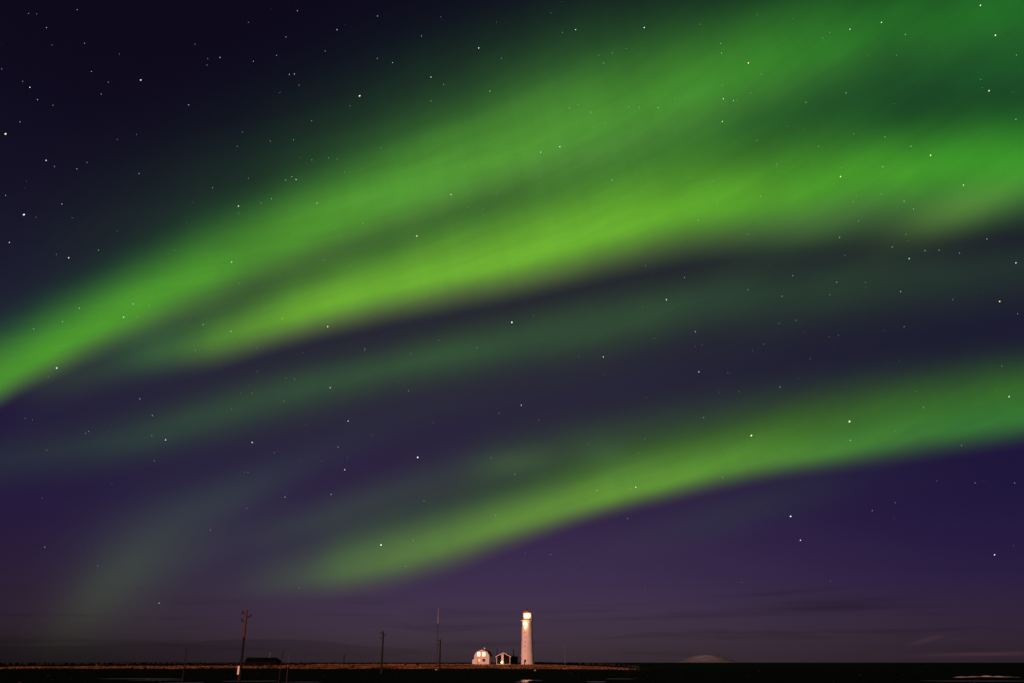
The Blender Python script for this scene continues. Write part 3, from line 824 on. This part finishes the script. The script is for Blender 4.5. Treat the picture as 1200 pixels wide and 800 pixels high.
# ------------------------------------------------------------------ stars, at a great distance
SR = 110000
STARS = [(-35.267,35.936,0.5,'w'), (-34.806,36.066,0.5,'w'), (-34.062,35.539,0.5,'w'), (-32.509,37.038,0.5,'w'), (-17.452,40.41,0.5,'w'), (-21.005,39.131,0.5,'w'), (-5.94,41.245,0.5,'w'), (-11.109,40.911,0.5,'w'), (-7.452,40.024,0.5,'w'), (-14.241,39.762,0.5,'w'), (-24.539,37.139,0.5,'w'), (-31.631,35.381,0.5,'w'), (-18.101,38.785,0.5,'w'), (-15.014,38.397,0.5,'w'), (-18.639,37.61,0.5,'w'), (-20.263,36.977,0.5,'w'), (-23.505,36.505,0.5,'w'), (-22.66,36.753,0.5,'w'), (-23.496,36.127,0.5,'w'), (-35.972,32.57,0.5,'w'), (-30.862,33.97,0.5,'w'), (-34.675,32.279,0.5,'w'), (-34.196,32.083,0.85,'w'), (-27.702,34.293,1.2,'w'), (-17.531,36.632,0.5,'w'), (-17.156,36.714,0.5,'w'), (-16.719,36.105,0.5,'w'), (-32.674,31.493,0.5,'w'), (-33.608,31.544,0.5,'w'), (-29.991,32.88,0.5,'w'), (-29.697,33.661,0.5,'w'), (-24.318,33.579,0.5,'w'), (-2.739,39.517,0.85,'w'), (-0.874,38.928,0.5,'w'), (-10.912,38.421,0.5,'w'), (-9.674,38.273,0.5,'w'), (-6.551,37.607,0.85,'w'), (-5.504,37.215,0.5,'w'), (-1.788,36.908,0.5,'w'), (-6.475,36.138,0.5,'w'), (-34.281,30.056,0.5,'w'), (-28.468,30.568,0.5,'w'), (-32.364,28.341,0.85,'w'), (-31.814,28.131,0.5,'w'), (-30.521,28.303,0.5,'w'), (-30.004,28.814,0.5,'w'), (-20.62,31.741,0.5,'w'), (-20.395,32.651,0.5,'w'), (-15.538,34.088,0.5,'w'), (-16.703,32.737,0.5,'w'), (-15.229,31.666,0.5,'w'), (-13.392,31.93,0.5,'w'), (-14.028,31.941,0.5,'w'), (-10.163,32.966,0.5,'w'), (-12.746,31.154,0.5,'w'), (-19.576,29.908,0.5,'w'), (-16.224,30.297,0.85,'w'), (-16.55,30.445,0.5,'w'), (-16.947,30.177,0.5,'w'), (-26.75,28.885,0.5,'w'), (-34.119,25.812,0.5,'w'), (-30.954,26.1,0.5,'w'), (-20.004,28.091,0.85,'w'), (-21.908,28.941,0.5,'w'), (-17.818,28.866,0.5,'w'), (-33.34,23.243,0.85,'w'), (-29.949,23.081,0.85,'w'), (-30.675,23.134,0.5,'w'), (-28.335,23.877,0.5,'w'), (-23.758,24.716,0.5,'w'), (-19.982,24.533,0.85,'w'), (-14.57,28.992,0.5,'w'), (-4.668,30.268,0.85,'w'), (-3.347,29.5,0.5,'w'), (-3.676,32.151,0.5,'w'), (-13.161,27.509,0.5,'w'), (-7.12,27.45,1,'o'), (-7.844,25.637,0.5,'w'), (-5.351,25.154,0.5,'w'), (-11.798,25.203,0.5,'w'), (-13.697,25.372,0.5,'w'), (-19.303,23.255,0.5,'w'), (-16.185,21.313,0.85,'w'), (-13.076,21.084,1,'o'), (-21.288,20.38,0.5,'w'), (-19.473,20.162,0.5,'w'), (-26.165,20.138,0.85,'w'), (-25.747,21.026,0.5,'w'), (-24.797,21.123,0.5,'w'), (-28.796,20.245,0.5,'w'), (-29.568,19.28,0.5,'w'), (-31.054,18.603,0.5,'w'), (-0.962,27.572,0.5,'w'), (3.252,41.577,0.5,'w'), (5.27,40.523,0.85,'w'), (10.874,40.257,0.85,'w'), (15.277,39.954,0.5,'w'), (4.172,40.416,0.5,'w'), (22.275,39.108,0.5,'w'), (34.536,36.633,0.85,'w'), (28.283,37.505,0.85,'w'), (29.656,36.452,0.5,'w'), (26.122,37.648,0.85,'w'), (24.729,37.794,0.5,'w'), (24.165,37.57,0.5,'w'), (34.967,34.811,1.2,'w'), (35.844,33.411,0.5,'w'), (28.834,35.459,0.5,'w'), (33.868,31.986,1,'o'), (18.634,37.152,1,'o'), (16.731,38.616,0.5,'w'), (16.717,38.034,0.5,'w'), (19.468,36.348,0.5,'w'), (16.487,35.304,0.85,'w'), (16.253,33.941,0.85,'w'), (17.227,35.093,0.5,'w'), (16.498,36.136,0.5,'w'), (18.563,35.359,0.5,'w'), (25.153,34.12,0.5,'w'), (22.356,34.126,0.5,'w'), (20.838,32.969,0.5,'w'), (11.508,35.337,0.5,'w'), (10.062,35.493,0.5,'w'), (9.268,35.584,0.5,'w'), (6.272,35.458,0.5,'w'), (4.595,35.8,0.5,'w'), (7.339,34.703,0.5,'w'), (3.743,33.379,0.85,'w'), (2.235,33.061,0.85,'w'), (2.177,31.497,0.5,'w'), (7.071,38.898,0.5,'w'), (7.456,38.41,0.5,'w'), (8.18,38.954,0.5,'w'), (9.329,39.124,0.5,'w'), (18.59,32.438,0.5,'w'), (22.759,31.361,0.5,'w'), (25.212,31.633,0.5,'w'), (27.157,31.027,0.5,'w'), (28.648,30.115,0.5,'w'), (29.714,29.32,1,'o'), (19.752,30.738,0.5,'w'), (19.843,30.323,0.5,'w'), (23.914,29.272,1.2,'w'), (24.06,29.798,0.5,'w'), (26.692,29.315,0.5,'w'), (24.759,27.947,0.5,'w'), (26.291,27.724,0.5,'w'), (27.614,27.005,0.5,'w'), (28.088,26.434,0.5,'w'), (15.177,30.344,0.5,'w'), (15.303,28.937,0.5,'w'), (31.25,27.153,0.85,'w'), (24.606,26.384,0.5,'w'), (27.357,25.041,0.5,'w'), (17.193,26.679,0.5,'w'), (20.516,26.959,0.5,'w'), (23.263,25.604,0.5,'w'), (9.105,27.894,0.5,'w'), (13.82,27.97,0.5,'w'), (4.201,27.709,0.5,'w'), (4.941,26.019,0.5,'w'), (0.959,27.12,0.5,'w'), (4.504,30.218,0.5,'w'), (7.695,31.064,0.5,'w'), (26.405,24.434,0.5,'w'), (28.306,23.857,0.5,'w'), (29.12,23.718,0.5,'w'), (27.297,23.555,0.85,'w'), (34.957,30.003,0.5,'w'), (33.16,22.075,0.85,'w'), (31.904,23.782,0.5,'w'), (30.241,23.303,0.5,'w'), (22.654,22.873,0.5,'w'), (24.423,22.599,0.5,'w'), (22.109,22.141,0.5,'w'), (26.451,21.677,0.5,'w'), (19.033,22.465,0.5,'w'), (19.896,23.671,0.5,'w'), (29.34,20.665,0.5,'w'), (31.86,20.076,1,'o'), (11.143,23.002,0.85,'w'), (12.519,24.358,0.5,'w'), (16.102,24.904,0.5,'w'), (18.511,24.481,0.5,'w'), (16.817,23.135,0.5,'w'), (12.989,20.753,0.5,'w'), (10.13,20.523,0.5,'w'), (26.294,19.537,0.5,'w'), (19.753,20.842,0.5,'w'), (9.811,25.321,0.5,'w'), (-29.395,16.534,1.2,'w'), (-21.542,18.694,0.5,'w'), (-17.639,19.285,0.5,'w'), (-24.433,15.331,0.5,'w'), (-23.562,14.399,0.5,'w'), (-22.575,12.994,0.85,'w'), (-17.3,13.257,0.85,'w'), (-17.643,16.367,0.5,'w'), (-15.001,17.494,0.5,'w'), (-12.572,17.105,0.85,'w'), (-15.531,16.013,0.5,'w'), (-11.21,15,0.85,'w'), (-5.422,15.128,0.5,'w'), (-6.409,12.797,1.2,'w'), (-11.211,11.837,0.85,'w'), (-17.362,11.365,0.5,'w'), (-14.894,9.938,0.5,'w'), (-11.98,10.22,0.5,'w'), (-5.898,9.947,0.5,'w'), (-1.109,9.087,0.5,'w'), (-25.271,5.323,0.5,'w'), (-28.209,6.236,0.5,'w'), (-21.612,3.326,0.5,'w'), (-19.225,7.707,0.5,'w'), (-9.55,14.124,0.5,'w'), (-10.426,19.629,0.5,'w'), (-2.501,20.172,0.5,'w'), (-7.177,19.646,0.5,'w'), (-11.764,13.276,0.5,'w'), (-0.89,15.788,0.5,'w'), (0.655,16.33,0.85,'w'), (6.477,19.445,0.85,'w'), (4.731,19.498,0.5,'w'), (13,18.114,0.85,'w'), (14.277,16.713,0.5,'w'), (13.38,19.853,0.5,'w'), (17.473,19.55,0.5,'w'), (15.566,16.646,0.5,'w'), (18.205,16.729,0.5,'w'), (9.265,16.608,0.5,'w'), (13.065,15.123,0.5,'w'), (22.094,13.011,0.5,'w'), (26.361,15.567,0.5,'w'), (26.584,14.553,0.5,'w'), (31.244,16.367,0.5,'w'), (31.28,14.557,0.85,'w'), (8.542,13.015,0.5,'w'), (5.697,10.669,0.5,'w'), (8.282,10.804,0.85,'w'), (9.708,10.68,0.5,'w'), (13.981,11.223,0.5,'w'), (18.369,7.124,0.9,'r'), (26.624,10.158,0.5,'w'), (28.913,5.767,0.85,'w'), (24.129,9.065,0.5,'w'), (28.617,9.855,0.5,'w'), (2.517,6.603,0.5,'w'), (30.641,9.663,0.5,'w'), (0.202,11.78,0.5,'w')]
NAMED = [
    (-12.067, 36.02, 1.35, 'o', 'bright orange tinted star high above the upper green band'),
    (-34.904, 29.178, 1.35, 'o', 'bright orange tinted star at the upper left edge of the sky'),
    (-32.909, 24.99, 1.25, 'w', 'bright white star near the left edge above the green band'),
    (-0.012, 21.88, 1.3, 'w', 'bright white star in the dark gap just below the widest green band'),
    (16.053, 13.777, 1.4, 'y', 'bright yellow star inside the top of the lowest green band'),
    (22.203, 14.166, 1.4, 'y', 'pale yellow star inside the lowest green band towards its right end'),
    (17.947, 8.601, 1.2, 'w', 'white star in the purple sky under the lowest green band'),
    (-8.56, 7.124, 1.25, 'w', 'white star above the faint left end of the lowest green band'),
]
def star_mat(name, c, s):
    m = bpy.data.materials.new(name); m.use_nodes = True
    t = m.node_tree; t.nodes.clear()
    e = t.nodes.new('ShaderNodeEmission'); e.inputs['Color'].default_value = (*c, 1); e.inputs['Strength'].default_value = s
    o = t.nodes.new('ShaderNodeOutputMaterial'); tr = t.nodes.new('ShaderNodeBsdfTransparent'); ad = t.nodes.new('ShaderNodeAddShader')
    t.links.new(e.outputs[0], ad.inputs[0]); t.links.new(tr.outputs[0], ad.inputs[1]); t.links.new(ad.outputs[0], o.inputs['Surface'])
    m.cycles.emission_sampling = 'NONE'
    return m
SM = {'w': star_mat('white_star', (.85, .95, 1), 1.0), 'o': star_mat('orange_star', (1, .72, .42), 1.0),
      'r': star_mat('red_star', (1, .5, .45), .9), 'y': star_mat('yellow_star', (1, .85, .45), 1.1), 'f': star_mat('faint_star', (.75, .9, .85), .8)}
def direc(a, e): return Vector((math.sin(R(a)) * math.cos(R(e)), math.cos(R(a)) * math.cos(R(e)), math.sin(R(e))))
def star(bm, a, e, size, centre=None):
    d = direc(a, e)
    c = d * SR if centre is None else Vector((0, 0, 0))
    right = d.cross(Vector((0, 0, 1))).normalized(); up = right.cross(d)
    # the sky turned a little while the shutter was open: short trails
    k = (right * .75 + up * .66) if e > 12 else (right * .9 + up * .4)
    side = k.cross(d)
    r = SR * .00057 * size
    s = bmesh.ops.create_icosphere(bm, subdivisions=1, radius=r)
    for v in s['verts']:
        p = v.co
        v.co = c + k * p.x * 1.3 + side * p.y * .85 + d * p.z
rnd = random.Random(3)
KEYS = 'wofbcgh'
bms = {k: bmesh.new() for k in KEYS}
SM.update(b=star_mat('blue_star', (.65, .85, 1), .9), c=star_mat('cream_star', (1, .92, .72), .8), g=star_mat('dim_star', (.8, .75, .7), .4), h=star_mat('dimmer_star', (.6, .75, .8), .55))
for a, e, s, k in STARS:
    if k in 'ory': star(bms['o'], a, e, s)
    elif s > .6: star(bms[rnd.choice('wwbc')], a, e, s * rnd.uniform(.8, 1.05))
    else: star(bms[rnd.choice('fghhfw')], a, e, s * rnd.uniform(.75, 1.05))
for i in range(380):
    a, e = rnd.uniform(-50, 50), math.degrees(math.asin(rnd.uniform(.07, .85)))
    star(bms[rnd.choice('fgho')], a, e, rnd.choice((.16, .2, .24, .3, .36)))
me_all = bmesh.new()
mats = [SM[k] for k in KEYS]
me = bpy.data.meshes.new('stars')
tmp = bmesh.new()
for i, k in enumerate(KEYS):
    q = bpy.data.meshes.new('q'); bms[k].to_mesh(q); n0 = len(tmp.faces); tmp.from_mesh(q); bpy.data.meshes.remove(q)
    tmp.faces.ensure_lookup_table()
    for f in tmp.faces[n0:]: f.material_index = i
tmp.to_mesh(me); tmp.free()
for m_ in mats: me.materials.append(m_)
so = bpy.data.objects.new('stars', me); col.objects.link(so)
tag(so, 'hundreds of faint stars scattered over the whole sky', 'stars', kind='stuff')
for a, e, s, k, lab in NAMED:
    bm = bmesh.new(); star(bm, a, e, s, 0)
    tag(obj('star', bm, SM[k], loc=direc(a, e) * SR), lab, 'star')
